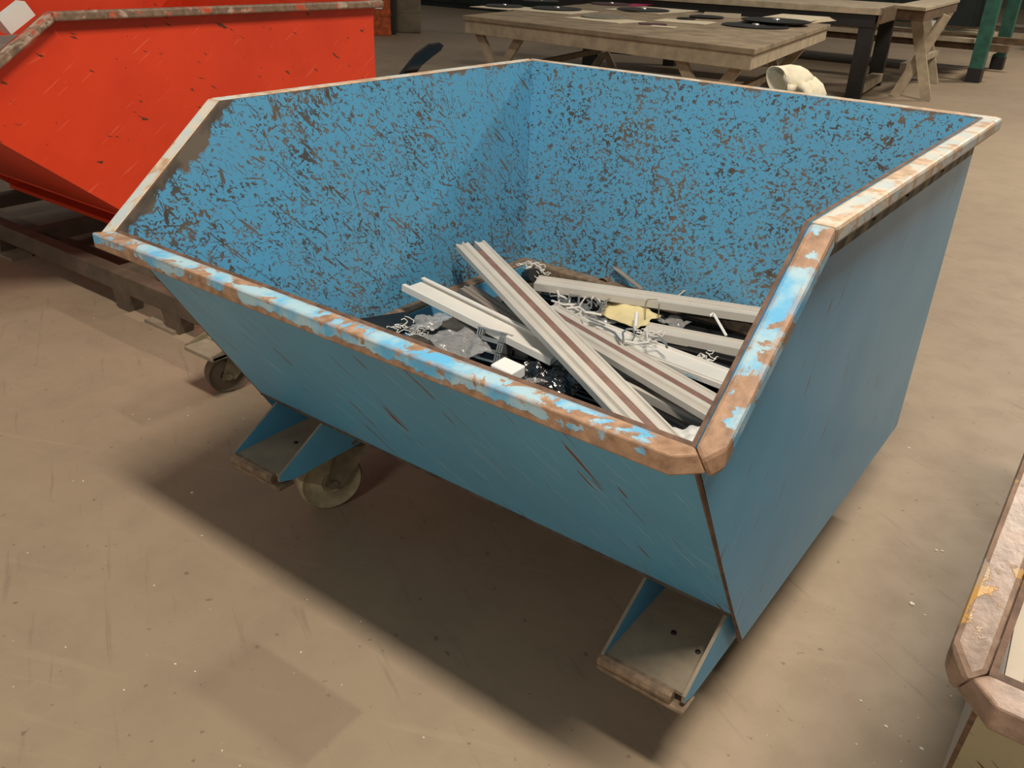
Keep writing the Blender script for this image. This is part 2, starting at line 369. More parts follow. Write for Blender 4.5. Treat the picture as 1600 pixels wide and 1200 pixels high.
QB = (-1.5673, -.3325, .834, .7771, 1.1032, .993, 2.2029, 1.1211, .3101, .203)
XL, XR, YF, ZF, YK, ZT, YB, Y0, Z0, ZB = QB
OB = Vector((-.95, 1.6, 0))
sl = Vector((0, YK - YF, ZT - ZF)).normalized(); nl = Vector((0, -sl.z, sl.y))
rim_l = [((0, 0, 1), -(ZT + .016)), (tuple(nl), -nl.dot(Vector((0, YF, ZF)) - Vector((0, OB.y, OB.z))) + .012)]
M['in_left'] = painted_inside('blue_inside_left', 'X', BLUE, (80, 70, 60), -.008, rim_l)
M['in_back'] = painted_inside('blue_inside_back', 'Y', BLUE, (80, 70, 60), .0, [((0, 0, 1), -(ZT + .016))], True)
M['in_front'] = painted_inside('blue_inside_front', 'Y', BLUE, (80, 70, 60), .0)
skip = thing('tipping_skip', OB, 'blue wheeled tipping skip with chipped paint, filled with metal offcuts', 'skip')
skip_body(skip, QB, dict(out_l='blue_out_s', in_l='in_left', out_r='blue_out_s', in_r='in_left', in_b='in_back', out_f='blue_out_f', in_f='in_front',
          edge='rust', bottom='floor_dirt', rims=['rim_pale', 'rim_pale', 'rim_pale', 'rim_pale', 'rim_blue', 'rim_blue']))
# hazard tape below the right rim
MB().box((XR, YK + .01, ZT - .078), (XR + .0015, YB - .01, ZT - .030)).build('hazard_tape', 'tape', skip)['label'] = 'faded black and yellow striped tape'
for y in (YK + .32, YK + .52, YK + .78): MB().lathe([(.006, 0), (.006, .004), (.004, .005)], (XR + .001, y, ZT - .060), (1, 0, 0), 10).build('hole_dot', 'black_steel', skip)  # raised black dots along the tape, standing in for dark holes
# ledge bars inside
MB().box((XL + .006, 1.16, .350), (XL + .046, YB - .006, .386), 0).build('inner_ledge', ['lip'], skip, bevel=.004)
MB().box((XL + .046, YB - .046, .350), (XR - .006, YB - .006, .386), 0).build('inner_ledge', ['lip'], skip, bevel=.004)
MB().box((XL + .046, 1.16, .315), (XL + .050, YB - .046, .378), 0).build('ledge_skirt', ['blue'], skip)
# fork channels
for x0, x1 in ((-1.514, -1.350), (-.506, -.346)):
    MB().box((x0 + .005, 1.0, .212), (x1 - .005, 2.0, .219)).build('fork_plate', 'dust', skip)
    for x in (x0, x1 - .006):
        MB().prism([(x, .992, .222), (x, 1.135, .306), (x, 2.0, .306), (x, 2.0, .196), (x, 1.03, .196), (x, .992, .208)], (.006, 0, 0), 0, 0, 1).build('gusset', ['blue', 'dust'], skip)
    MB().tube([(x0 - .002, .996, .206), (x1 - .022, .996, .206)], .013, 10).build('lip_roll', 'lip', skip, smooth='auto')
    MB().box((x0 - .004, .985, .186), (x1 + .004, 1.03, .196)).build('lip_plate', 'lip', skip, bevel=.003)
    for hx, hy in ((x0 + .075, 1.115), (x1 - .03, 1.10)):
        MB().lathe([(.005, 0), (.005, .003), (.0035, .004)], (hx, hy, .2185), (0, 0, 1), 8).build('hole_dot', 'black_steel', skip)  # black disc painted in for the darkness of a hole in the plate

def castor(root, pivot, contact, R, W, ztop, mw='castor_wheel', ms='castor_steel', pw=.055):
    px, py = pivot; c = Vector((contact[0], contact[1], R)); d = Vector((contact[0] - px, contact[1] - py, 0))
    d = d.normalized() if d.length > 1e-4 else Vector((0, -1, 0)); ax = Vector((d.y, -d.x, 0))
    if ax.x < 0: ax = -ax
    g = thing_part('castor', root, (px, py, 0))
    wl = MB().lathe([(R * .30, -W * .5), (R * .34, -W * .56), (R * .62, -W * .40), (R * .80, -W * .40), (R * .92, -W * .5), (R * .99, -W * .34), (R, 0), (R * .99, W * .34), (R * .92, W * .5),
                     (R * .80, W * .40), (R * .62, W * .40), (R * .34, W * .56), (R * .30, W * .5)], c, ax, 36).build('wheel', mw, g, smooth='auto')
    MB().lathe([(.013, -W * .85), (.013, W * .85)], c, ax, 6).build('axle_bolt', ms, g)
    zt = min(ztop - .022, 2 * R + .012); tp = Vector((px, py, 0))
    for s in (-1, 1):
        o = ax * (s * W * .68); e = tp + d * .0
        poly = [c + o + d * .022 + V(0, 0, -.012), c + o - d * .022 + V(0, 0, -.012), V(e.x, e.y, zt) + o - d * .045, V(e.x, e.y, zt) + o + d * .045]
        MB().prism(poly, ax * .004).build('fork_leg', ms, g)
    MB().obox((px, py, zt), d * .047, ax * (W * .72), V(0, 0, .003)).build('fork_crown', ms, g)
    MB().lathe([(.03, 0), (.034, .008), (.03, max(.006, ztop - zt - .008))], (px, py, zt), (0, 0, 1), 20).build('swivel_head', ms, g, smooth='auto')
    MB().box((px - pw, py - pw * .9, ztop - .007), (px + pw, py + pw * .9, ztop)).build('mounting_plate', ms, g)
    return g
def thing_part(name, root, loc):
    o = bpy.data.objects.new(name, None); COL.objects.link(o); o.parent = root; o.location = Vector(loc) - ORG[root.name]; ORG[o.name] = Vector(loc); o.empty_display_size = .05; return o
castor(skip, (-1.402, 1.258), (-1.428, 1.20), .082, .046, .212)
castor(skip, (-.426, 1.36), (-.44, 1.43), .082, .046, .212)
castor(skip, (-1.432, 1.93), (-1.45, 1.99), .082, .046, .212)
castor(skip, (-.426, 1.93), (-.44, 1.99), .082, .046, .212)
# release lever on the left wall and push bar at the back
lv = [at_x(px, py, XL - .07) for px, py in ((600, 165), (632, 118), (652, 92), (670, 78), (684, 72))]
m = MB()
for i in range(len(lv) - 1): pass
wv = Vector((0, .016, -.016)); left = []; right = []
for i, p in enumerate(lv):
    dd = (lv[min(i + 1, len(lv) - 1)] - lv[max(0, i - 1)]).normalized(); nn = Vector((1, 0, 0)).cross(dd).normalized(); k = (.019, .019, .018, .017, .011)[i]
    left.append(p + nn * k); right.append(p - nn * k)
tip = lv[-1] + (lv[-1] - lv[-2]).normalized() * .014
lever = m.prism(left + [tip] + right[::-1], (.012, 0, 0)).build('release_lever', 'black_gloss', skip, bevel=.003)
MB().tube([(XL - .066, lv[0].y, lv[0].z), (XL + .002, lv[0].y, lv[0].z)], .014, 12).build('lever_pivot', 'black_steel', lever)
pb = MB().tube([(-1.15, YB, .90), (-1.15, YB + .075, .915), (-1.12, YB + .10, .92), (-.62, YB + .10, .92), (-.59, YB + .075, .915), (-.59, YB, .90)], .014, 10).build('push_bar', 'black_steel', skip, smooth='auto')
# rust weld at the front-right seam
seam = MB().tube([(XR - .002, YF + .012, ZF - .03), (XR - .001, Y0 - .002, Z0), (XR - .001, Y0 + .068, ZB + .004)], [.0035, .003, .003], 6).build('weld_seam', 'rust', skip)

# ------------------------------------------------------------------ red skip on its steel skid
OR = Vector((-3.7, 2.3, .1)); XRR = -3.0
red = thing('tipping_skip', OR, 'large red tipping skip on a grey steel skid behind the blue one', 'skip')
QR = (-4.45, XRR, 1.11, .80, 1.50, 1.052, 2.97, 1.72, .30, .165)
skip_body(red, QR, dict(out_l='red', in_l='red', out_r='red', in_r='red', in_b='red', out_f='red', in_f='red', edge='rust', bottom='red', rims=['rim_red'] * 6))
MB().box((-4.45, 1.88, .147), (-3.0, 2.96, .165)).build('base_plate', 'red', red)
skid = thing('steel_skid', (-3.4, 2.2, 0), 'low grey steel skid frame carrying the red skip', 'skid')
ra, rb = V(-5.0, 1.61, .11), V(-2.52, 1.61, .11)
MB().box((-5.0, 1.565, .072), (-2.50, 1.625, .146)).build('front_rail', 'skid', skid, bevel=.004)
MB().box((-5.0, 2.90, .072), (-2.50, 2.96, .14)).build('rear_rail', 'skid', skid, bevel=.004)
for x in (-4.4, -3.75, -3.05): MB().box((x - .03, 1.625, .08), (x + .03, 2.90, .14)).build('cross_member', 'skid', skid)
for x in (-4.62, -3.98, -2.98, -2.66):
    for y in (1.595, 2.93): MB().prism([(x - .06, y - .03, .075), (x + .06, y - .03, .075), (x + .035, y - .03, 0), (x - .035, y - .03, 0)], (0, .06, 0)).build('foot', 'skid', skid)
for x in (-3.98, -2.80): MB().box((x - .02, 1.55, 0), (x + .16, 1.64, .012)).build('foot_plate', 'dust', skid)
MB().box((-2.50, 1.57, .08), (-2.14, 1.62, .14)).build('outrigger', 'skid', skid)
MB().box((-2.20, 1.40, .168), (-2.06, 1.62, .176)).build('bracket_plate', 'dust', skid)
for x in (-2.20, -2.066): MB().prism([(x, 1.325, .176), (x, 1.62, .24), (x, 1.62, .14), (x, 1.325, .160)], (.006, 0, 0)).build('bracket_side', 'castor_steel', skid)
MB().box((-2.20, 1.32, .158), (-2.06, 1.42, .172)).build('bracket_lip', 'dust', skid, bevel=.003)
castor(skid, (-2.13, 1.47), (-2.15, 1.42), .062, .05, .168, 'wheel_dark', 'castor_steel', .045)
tag(MB().bar(at_x(2, 42, -3.12), at_x(40, 12, -3.12), .06, .05).build('profile_offcut', 'alu_w'), 'white profile offcut poking up over the rim of the red skip', 'offcut')
# load of scrap hidden low in the red skip
sc = MB()
for i in range(9):
    a = V(-4.3 + .1 * i, 1.5 + random.random() * .2, .80 + .02 * (i % 3)); tag(MB().bar(a, a + V(random.uniform(-.015, .015), 1.2, .03), .06, .05).build('metal_offcut', 'taupe'), 'dull grey metal bar lying in the red skip', 'offcut', 'grey bars in the red skip')

# ------------------------------------------------------------------ worn skip at the lower right
OW = Vector((.7, 1.2, 0))
QW = (.020, 1.25, .715, .735, .985, .95, 2.05, 1.0, .30, .2)
worn = thing('tipping_skip', OW, 'rusty worn skip with bare brown rim and yellow paint remains', 'skip')
skip_body(worn, QW, dict(out_l='worn_side', in_l='worn_side', out_r='worn_side', in_r='worn_side', in_b='worn_side', out_f='worn_panel', in_f='worn_side', edge='rust', bottom='floor_dirt', rims=['rim_worn'] * 6))
for x0, x1 in ((.1, .26), (1.0, 1.16)):
    MB().box((x0, .95, .2), (x1, 2.0, .30)).build('fork_channel', 'dust', worn)
for x in (.18, 1.08):
    for y in (1.3, 1.85): castor(worn, (x, y), (x + .01, y + .05), .082, .046, .203)
for a, b, mt in (((.10, .93, .50), (.20, 1.9, .40), 'alu'), ((.22, 1.0, .45), (.34, 1.95, .38), 'alu_w'), ((.06, 1.05, .42), (.08, 1.98, .34), 'taupe')):
    tag(MB().sweep([(-.03, 0), (.03, 0), (.03, .03), (.025, .03), (.025, .006), (-.025, .006), (-.025, .03), (-.03, .03)], a, b).build('profile_offcut', mt), 'pale metal channel lying inside the rusty worn skip', 'offcut', 'channels in the rusty skip')

a, b = at(1580, 1078, .52), at(1602, 960, .52)
tag(MB().bar(a, b + (b - a) * 2.2, .020, .010).build('flat_strip', 'beige'), 'pale flat strip just inside the rim of the rusty worn skip', 'strip')
# ------------------------------------------------------------------ scrap in the blue skip
def profile_stripe(a, b, w, label, up=(0, 0, 1)):
    """two coated shells joined by a recessed brown strip"""
    a, b = Vector(a), Vector(b); r = thing('window_profile', a, label, 'profile', 'coated profiles with a brown strip')
    h = w / 2
    L = [(-h, -.012), (-.32 * h, -.012), (-.32 * h, .006), (-.44 * h, .007), (-.52 * h, .002), (-.86 * h, .002), (-.90 * h, .007), (-h, .007)]
    Rr = [(.11 * h, -.012), (h, -.012), (h, .004), (.94 * h, .006), (.60 * h, .001), (.54 * h, .009), (.46 * h, .009), (.40 * h, .003), (.16 * h, .006), (.11 * h, .006)]
    MB().sweep(L, a, b, up).build('shell', 'alu', r); MB().sweep(Rr, a, b, up).build('shell', 'alu', r)
    d = (b - a).normalized()
    MB().sweep([(-.33 * h, -.006), (.12 * h, -.006), (.12 * h, .005), (-.33 * h, .005)], a + d * .055, b, up).build('thermal_strip', 'brown_strip', r)
    return r
def channel(a, b, w, h, mat, label, group=None, up=(0, 0, 1), name='channel_profile'):
    e = .004; p = [(-w / 2, 0), (w / 2, 0), (w / 2, h), (w / 2 - .012, h), (w / 2 - .012, h - .003), (w / 2 - e, h - .003), (w / 2 - e, e), (w / 2 - .012, e + .002), (-w / 2 + .012, e + .002), (-w / 2 + e, e), (-w / 2 + e, h - .003), (-w / 2 + .012, h - .003), (-w / 2 + .012, h), (-w / 2, h)]
    return tag(MB().sweep(p, a, b, up).build(name, mat), label, 'profile', group)
def ribbed(a, b, w, h, mat, label, ribs=(.2, .75), name='ribbed_profile', up=(0, 0, 1), group=None):
    p = [(-w / 2, 0), (w / 2, 0), (w / 2, h)]
    for r in sorted(ribs, reverse=True):
        u = -w / 2 + r * w; p += [(u + .004, h), (u + .003, h + .005), (u - .003, h + .005), (u - .004, h)]
    p += [(-w / 2, h)]
    return tag(MB().sweep(p, a, b, up).build(name, mat), label, 'profile', group)

profile_stripe(V(-1.505, 1.845, .525), V(-.375, 1.255, .385), .088, 'long profile with brown stripe, lying uppermost across the offcut pile', (.08, -.05, 1))
a, b = at(872, 496, .405), at(1120, 640, .385); dd = (b - a)
profile_stripe(a - dd * .12, b + dd * .10, .092, 'brown-striped profile lying under the uppermost one, running to the right rim')
a, b = at(645, 448, .455), at(848, 549, .405)
channel(a, b + (b - a) * .12, .085, .018, 'alu_w', 'wide white channel profile resting on the ledge by the left wall')
a, b = at(838, 448, .405), at(1190, 500, .400)
ribbed(a, b + (b - a) * .10, .062, .022, 'alu', 'long pale profile lying along the blue back wall', (.12, .5))
a, b = at(930, 520, .356), at(1135, 598, .352)
fp = ribbed(a - (b - a) * .3, b + (b - a) * .15, .085, .014, 'alu_w', 'flat white profile with small blue pen marks', (.06, .92))
for k in range(3):
    q = at(1074 + k * 7, 586 + k * 3, .372); s_ = MB().tube([q + V(-.006, -.004, 0), q + V(0, .006, 0), q + V(.006, -.003, 0)], .0012, 5)
    o = s_.build('pen_mark', 'blue', fp)
a, b = at(972, 598, .345), at(1096, 660, .335)
channel(a, b + (b - a) * .2, .060, .022, 'alu', 'pale channel profile half hidden under the brown-striped profiles')
a, b = at(955, 578, .34), at(1100, 640, .33)
ribbed(a, b + (b - a) * .2, .05, .02, 'alu_w', 'thin white profile wedged between two pale profiles', (.5,))
a, b = at(1008, 522, .355), at(1165, 553, .355)
ribbed(a, b + (b - a) * .2, .055, .022, 'alu', 'short pale profile with a slot, between the flat white and back profiles', (.1,))
a, b = at(730, 456, .42), at(838, 528, .40)
ribbed(a, b + (b - a) * .2, .05, .016, 'taupe', 'short taupe profile tucked under the crossing brown-striped profile', (.3, .7))
a, b = at(755, 500, .37), at(835, 540, .37)
ribbed(a, b, .06, .02, 'alu_w', 'short white offcut under the wide white channel', (.5,))
a, b = at(1015, 470, .345), at(1185, 510, .345)
for k in range(4):
    o = V(.0, -.045 * k, -.004 * k)
    ribbed(a + o, b + o + (b - a) * .12, .036, .018, 'black', 'dark bronze bar between the long pale back profile and short slotted one', (.5,), 'dark_profile', group='dark bars by the back wall')
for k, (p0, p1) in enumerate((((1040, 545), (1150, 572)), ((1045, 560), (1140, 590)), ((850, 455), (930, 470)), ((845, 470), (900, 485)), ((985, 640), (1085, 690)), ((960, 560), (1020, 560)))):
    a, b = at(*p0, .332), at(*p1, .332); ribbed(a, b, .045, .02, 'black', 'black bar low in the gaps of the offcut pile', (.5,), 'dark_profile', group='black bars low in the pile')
for k in range(16):                                   # lower layer
    y = 1.20 + .062 * k; x0 = -1.50 + random.uniform(0, .25); x1 = -.36 - random.uniform(0, .2)
    ribbed(V(x0, y, .3145), V(x1, y + random.uniform(-.005, .005), .3145), .05, .012, ('black', 'black_gloss', 'black_steel')[k % 3], 'dark bar at the bottom of the blue skip', (.3, .7), 'dark_profile', group='bottom layer of dark bars')
# white stub block
a = at(793, 586, .40); MBw = MB().obox(a + V(0, 0, .012), V(.034, -.004, 0), V(.004, .022, .004), V(0, 0, .014))
tag(MBw.build('plastic_block', 'white', bevel=.003), 'small white plastic block by the front rim', 'block')
# black board and rest of left heap
a = at(603, 508, .40); tag(MB().obox(a, V(.05, -.03, 0), V(.04, .06, .004), V(0, 0, .004)).build('black_board', 'black'), 'flat black board against the front rim beside the left ledge', 'board')
# bundle of hollow profiles
def hollow(c, ax, w, h, label, n=1, grp=None):
    """flat double profile: aluminium rails both sides, black hollow chamber between; end face towards +ax"""
    c, ax = Vector(c), Vector(ax).normalized(); sd = ax.cross(V(0, 0, 1)).normalized(); up = sd.cross(ax); L = .16
    r = thing('hollow_profile', c, label, 'profile', grp)
    for s in (-1, 1):
        m = MB()
        for k in (-1, 1): m.obox(c + sd * s * (w * .40) + up * k * h * .38 - ax * L / 2, ax * L / 2, sd * w * .10, up * h * .08)
        for k in (-1, 0, 1): m.obox(c + sd * (s * w * .40 + k * w * .08) - ax * L / 2, ax * L / 2, sd * w * .022, up * h * .42)
        m.build('rail', 'alu_raw', r)
    m = MB()
    for k in (-1, 1): m.obox(c + up * k * h * .40 - ax * L / 2, ax * L * .5, sd * w * .31, up * h * .09)
    m.build('web', 'alu_raw', r)
    MB().obox(c - ax * (L * .5 + .01), ax * (L * .45), sd * w * .30, up * h * .33).build('chamber', 'black_gloss', r)
    return r
ax = V(.10, -.86, .42)
c0 = at(763, 539, .405); axn = ax.normalized(); upb = axn.cross(V(0, 0, 1)).cross(axn).normalized()
for k, nm in enumerate(('lowest', 'middle', 'topmost')):
    hollow(c0 + upb * (k - 1) * .027, ax, .082, .027, 'hollow profile with black chamber, %s of the film-wrapped bundle' % nm)
c1 = at(812, 545, .39)
for k, nm in enumerate(('lower', 'upper')):
    rr = hollow(c1 + upb * (k - .5) * .027, V(.22, -.86, .42), .06, .027, 'black hollow profile, %s of a pair beside the wrapped bundle' % nm)
    for ch in rr.children:
        ch.data.materials.clear(); ch.data.materials.append(M['black'])

def crumple(name, c, ex, ey, amp, mat, label, cat, n=16, seed=0, fold=0.0, freq=14):
    c, ex, ey = Vector(c), Vector(ex), Vector(ey); nz = ex.cross(ey).normalized()
    vs, fs = [], []
    for j in range(n + 1):
        for i in range(n + 1):
            u, v = i / n * 2 - 1, j / n * 2 - 1
            p = c + ex * u + ey * v; h = mnoise.noise(Vector((p.x * freq + seed, p.y * freq, seed * 1.7))) - 1.1 * abs(mnoise.noise(Vector((p.x * freq * 1.6 + p.y * freq * .8, p.y * freq * .4 + seed, 1)))) + .8 * abs(mnoise.noise(Vector((p.y * freq * 2.2 - p.x * freq, p.x * freq * .5, seed))))
            e = mnoise.noise(Vector((u * 2 + seed, v * 2, 3))) * .16
            p = p + ex * e * u + ey * e * v + nz * (h * amp - fold * u * u)
            vs.append(p)
    for j in range(n):
        for i in range(n): k = j * (n + 1) + i; fs.append((k, k + 1, k + n + 2, k + n + 1))
    o = MB().add(vs, fs).build(name, mat, smooth=(mat not in ('film', 'film_dk'))); sm = o.modifiers.new('thick', 'SOLIDIFY'); sm.thickness = .0012
    return tag(o, label, cat)
crumple('plastic_film', at(712, 528, .43), V(.075, -.035, 0), V(.02, .06, .0), .012, 'film', 'clear plastic film wrapped over the bundle of hollow profiles', 'film', 18, 1, .02, 22)
crumple('plastic_film', at(668, 504, .42), V(.05, -.03, .02), V(.02, .045, .01), .022, 'film', 'crumpled clear plastic sleeve beside the black board', 'film', 16, 5, .0, 24)
crumple('plastic_film', at(845, 585, .385), V(.075, -.05, -.01), V(.03, .06, .02), .022, 'film_dk', 'shiny black plastic film beside the small white block', 'film', 22, 9, .01, 20)
crumple('plastic_film', at(850, 612, .37), V(.06, -.035, 0), V(.01, .03, .0), .012, 'film', 'strip of clear film between the black film and front rim', 'film', 16, 12, 0, 24)
crumple('plastic_film', at(1066, 680, .37), V(.05, -.02, .02), V(.0, .05, .0), .014, 'white', 'white foam film in the corner of the front and right rims', 'film', 14, 15, 0, 18)
crumple('plastic_film', at(905, 488, .375), V(.09, -.02, 0), V(.02, .05, .0), .02, 'film', 'crumpled clear film under the tangle of metal strips', 'film', 20, 19, 0, 20)
crumple('plastic_film', at(1045, 500, .375), V(.05, -.01, 0), V(.01, .03, .0), .014, 'film', 'scrap of clear film beside the wire clip', 'film', 14, 23, 0, 24)
crumple('paper_sheet', at(980, 488, .388), V(.075, -.005, -.005), V(.01, .045, .012), .012, 'paper', 'crumpled pale yellow paper among the metal strips', 'paper', 16, 31, 0, 12)
crumple('scrap_lump', at(948, 434, .395), V(.022, -.002, 0), V(.002, .014, .0), .008, 'tarnish', 'small brown lump lying on the back ledge', 'scrap', 8, 3, .012, 30)
a, b = at_y(960, 418, YB - .01), at(1003, 452, .40); tag(MB().bar(a, b, .016, .003).build('metal_strip', 'taupe'), 'flat grey strip leaning against the back wall', 'strip')
# bent wires and strips
def wire(px, z, label, mat='alu_raw', r=.0025, group=None, name='metal_strip', cat='strip'):
    pts = []
    for i, p in enumerate(px):
        zz = z if not hasattr(z, '__len__') else z[i]; pts.append(at(p[0], p[1], zz))
    return tag(MB().tube(pts, r, 6).build(name, mat, smooth='auto'), label, cat, group)
G = 'tangled metal strips'; LT = 'thin bent silver strip in the tangle beside the yellow paper'
TW = [[(858, 455), (860, 463), (905, 458), (908, 452)], [(870, 440), (874, 478), (868, 482)], [(887, 470), (890, 462), (905, 462), (903, 478), (890, 474)], [(905, 478), (918, 460), (928, 460), (938, 472), (942, 478)],
      [(905, 485), (925, 470), (932, 478)], [(885, 482), (905, 480), (915, 488), (940, 492)], [(908, 494), (930, 502), (945, 508)], [(912, 496), (935, 512), (958, 518)], [(920, 504), (940, 510), (960, 520), (970, 533)],
      [(955, 515), (962, 522), (972, 532)], [(974, 533), (973, 520), (980, 514), (990, 514)], [(976, 533), (995, 537), (1012, 535), (1016, 530)], [(990, 515), (992, 525), (988, 532)], [(1010, 515), (1012, 532)], [(1018, 530), (1030, 528), (1040, 536), (1042, 543)],
      [(1000, 520), (1016, 522)], [(930, 468), (945, 480)], [(862, 470), (880, 476), (900, 476)], [(895, 490), (910, 486), (930, 488), (945, 484)]]
rw = random.Random(11)
for k in range(16):
    cx, cy = rw.uniform(862, 950), rw.uniform(452, 500); cy = max(cy, 440 + (cx - 850) * .35); q = [(cx, cy)]; an = rw.uniform(-.3, 1.2)
    for _ in range(rw.randint(2, 4)): an += rw.uniform(-1.2, 1.2); q.append((q[-1][0] + 12 * math.cos(an), q[-1][1] + 7 * math.sin(an)))
    TW.append(q)
for i, p in enumerate(TW): wire(p, .405 + .004 * (i % 3), LT, 'alu_w' if i % 2 else 'alu_raw', .0022 + .0006 * (i % 3), G)
wire([(1008, 498), (1009, 472), (1012, 468), (1026, 468), (1030, 472), (1029, 494), (1034, 503)], [.39, .42, .425, .425, .42, .40, .39], 'thin wire clip standing up beside the yellow paper', 'castor_steel', .0016, None, 'wire_clip', 'clip')
wire([(1109, 494), (1114, 490), (1116, 492), (1135, 525)], [.41, .415, .415, .38], 'bent white strip crossing the dark bars', 'white', .004)
wire([(995, 490), (993, 512)], [.41, .40], 'short white stick standing in front of the yellow paper', 'white', .006, None, 'plastic_stick', 'stick')
wire([(1060, 462), (1070, 454)], [.40, .42], 'tiny white strip end behind the long pale back profile', 'white', .0025)
def swarf(cx, cy, z, rx, n, label, seed, mat='alu_w'):
    rnd = random.Random(seed); m = MB(); c = at(cx, cy, z)
    for k in range(n):
        p = c + V(rnd.uniform(-rx, rx), rnd.uniform(-rx, rx) * .7, rnd.uniform(0, .02)); pts = [p]; a = rnd.uniform(0, 6.28)
        for q in range(5): a += rnd.uniform(.3, 1.4); p = p + V(math.cos(a) * .009, math.sin(a) * .009, rnd.uniform(-.005, .006)); pts.append(p)
        m.tube(pts, .0013, 4)
    o = m.build('metal_swarf', mat); o['kind'] = 'stuff'; return tag(o, label, 'swarf')
swarf(836, 424, .40, .035, 26, 'curly white swarf heaped in the back left corner', 1)
swarf(640, 522, .40, .04, 22, 'curly white swarf between the black board and front rim', 2)
swarf(1012, 528, .385, .028, 16, 'curly white swarf at the end of the short slotted profile', 3)
swarf(1105, 564, .358, .022, 10, 'small curl of swarf on the black bars by the right rim', 4)
tag(MB().tube([at(836, 430, .40), at(824, 432, .37)], .022, 10).build('wire_coil', 'black_steel'), 'dark bunched wire end under the corner swarf', 'wire')

# glove on the push bar
def gp(px, py, dy=0): return at_y(px, py, YB + .10 + dy)
gl = MB(); path = [(1217, 124), (1222, 122), (1232, 120), (1243, 122), (1253, 126), (1262, 131), (1267, 134)]
rads = [(.037, .040), (.031, .035), (.029, .035), (.029, .037), (.028, .036), (.024, .030), (.012, .016)]; rings = []; SG = 18
pts3 = [gp(*p) for p in path]; pts3[0] = pts3[0] + V(0, -.016, 0)
for i, p in enumerate(pts3):
    d_ = (pts3[min(i + 1, 6)] - pts3[max(i - 1, 0)]).normalized(); sd_ = d_.cross(V(0, 0, 1)).normalized(); u_ = sd_.cross(d_)
    for k in range(SG):
        a_ = 2 * math.pi * k / SG; wob = 1 + .06 * math.sin(3 * a_ + i)
        rings.append(p + u_ * rads[i][0] * wob * math.sin(a_) + sd_ * rads[i][1] * wob * math.cos(a_))
fs_ = [(i * SG + k, i * SG + (k + 1) % SG, (i + 1) * SG + (k + 1) % SG, (i + 1) * SG + k) for i in range(6) for k in range(SG)] + [tuple(6 * SG + k for k in range(SG))]
gl.add(rings, fs_)
for (pp, dy) in (([(1256, 127), (1270, 127), (1280, 136), (1285, 148), (1286, 160)], .026), ([(1256, 128), (1270, 130), (1278, 138), (1281, 150), (1281, 164)], .006), ([(1254, 130), (1266, 133), (1273, 142), (1275, 154), (1274, 168)], -.014),
                 ([(1250, 132), (1259, 138), (1264, 147), (1264, 158), (1262, 170)], -.030), ([(1238, 132), (1236, 142), (1230, 147), (1222, 149), (1216, 149)], -.036)):
    q = [gp(x, y, dy) for x, y in pp]; gl.tube(q, [.012, .0125, .0115, .0105, .006], 10)
glove = gl.build('work_glove', 'glove', smooth=True)
so_ = glove.modifiers.new('cloth', 'SOLIDIFY'); so_.thickness = .002
tag(glove, 'cream cotton work glove lying on the back of the blue skip', 'glove')

# ------------------------------------------------------------------ tables and racks behind
def xframe(root, tops, feet, w=.075, tk=.03):
    """two crossing boards: tops[0]-feet[1] and tops[1]-feet[0]"""
    a0, a1 = map(Vector, tops); f0, f1 = map(Vector, feet); pl = (a1 - a0).normalized(); n = pl.cross(V(0, 0, 1))
    MB().bar(a0 + n * tk * .5, f1 + n * tk * .5, tk, w, up=n.cross((f1 - a0).normalized())).build('trestle_leg', 'wood', root)
    MB().bar(a1 - n * tk * .5, f0 - n * tk * .5, tk, w, up=n.cross((f0 - a1).normalized())).build('trestle_leg', 'wood', root)
A, B, Cc = at(722, 24, .75), at(1180, 77, .75), at(1298, 38, .75)
u1 = (B - A).normalized(); u2 = V(-u1.y, u1.x, 0); L1 = (B - A).length; D1 = (Cc - B).length
if u2.y < 0: u2 = -u2
u2 = (Cc - B).normalized()
t1 = thing('trestle_table', ((A + B) / 2 + u2 * D1 / 2) * 1.0 - V(0, 0, .75), 'long pale wooden trestle table covered with discs on cards', 'table')
def slab(root, name, o, e1, e2, z0, z1, mat, bevel=.004):
    p = [o, o + e1, o + e1 + e2, o + e2]
    return MB().prism([V(q.x, q.y, z0) for q in p], (0, 0, z1 - z0)).build(name, mat, root, bevel=bevel)
slab(t1, 'table_top', A, u1 * L1, u2 * D1, .715, .75, 'tabletop')
ap = .03
slab(t1, 'apron', A + u2 * .02 + u1 * .02, u1 * (L1 - .04), u2 * ap, .615, .715, 'wood'); slab(t1, 'apron', A + u2 * (D1 - .05) + u1 * .02, u1 * (L1 - .04), u2 * ap, .615, .715, 'wood')
slab(t1, 'apron', A + u1 * (L1 - .05) + u2 * .05, u1 * ap, u2 * (D1 - .1), .615, .715, 'wood'); slab(t1, 'apron', A + u1 * .02 + u2 * .05, u1 * ap, u2 * (D1 - .1), .615, .715, 'wood')
for s1 in (.10, L1 - .62):
    for s2 in (.14, D1 - .3):
        p0 = A + u1 * s1 + u2 * s2; p1 = p0 + u1 * .50
        p0.z = p1.z = .65; xframe(t1, (p0, p1), (V(p0.x, p0.y, .0), V(p1.x, p1.y, .0)))
    q0 = A + u1 * (s1 + .25) + u2 * .14; q1 = A + u1 * (s1 + .25) + u2 * (D1 - .3)
    MB().bar(V(q0.x, q0.y, .33), V(q1.x, q1.y, .33), .05, .05).build('stretcher', 'wood', t1)
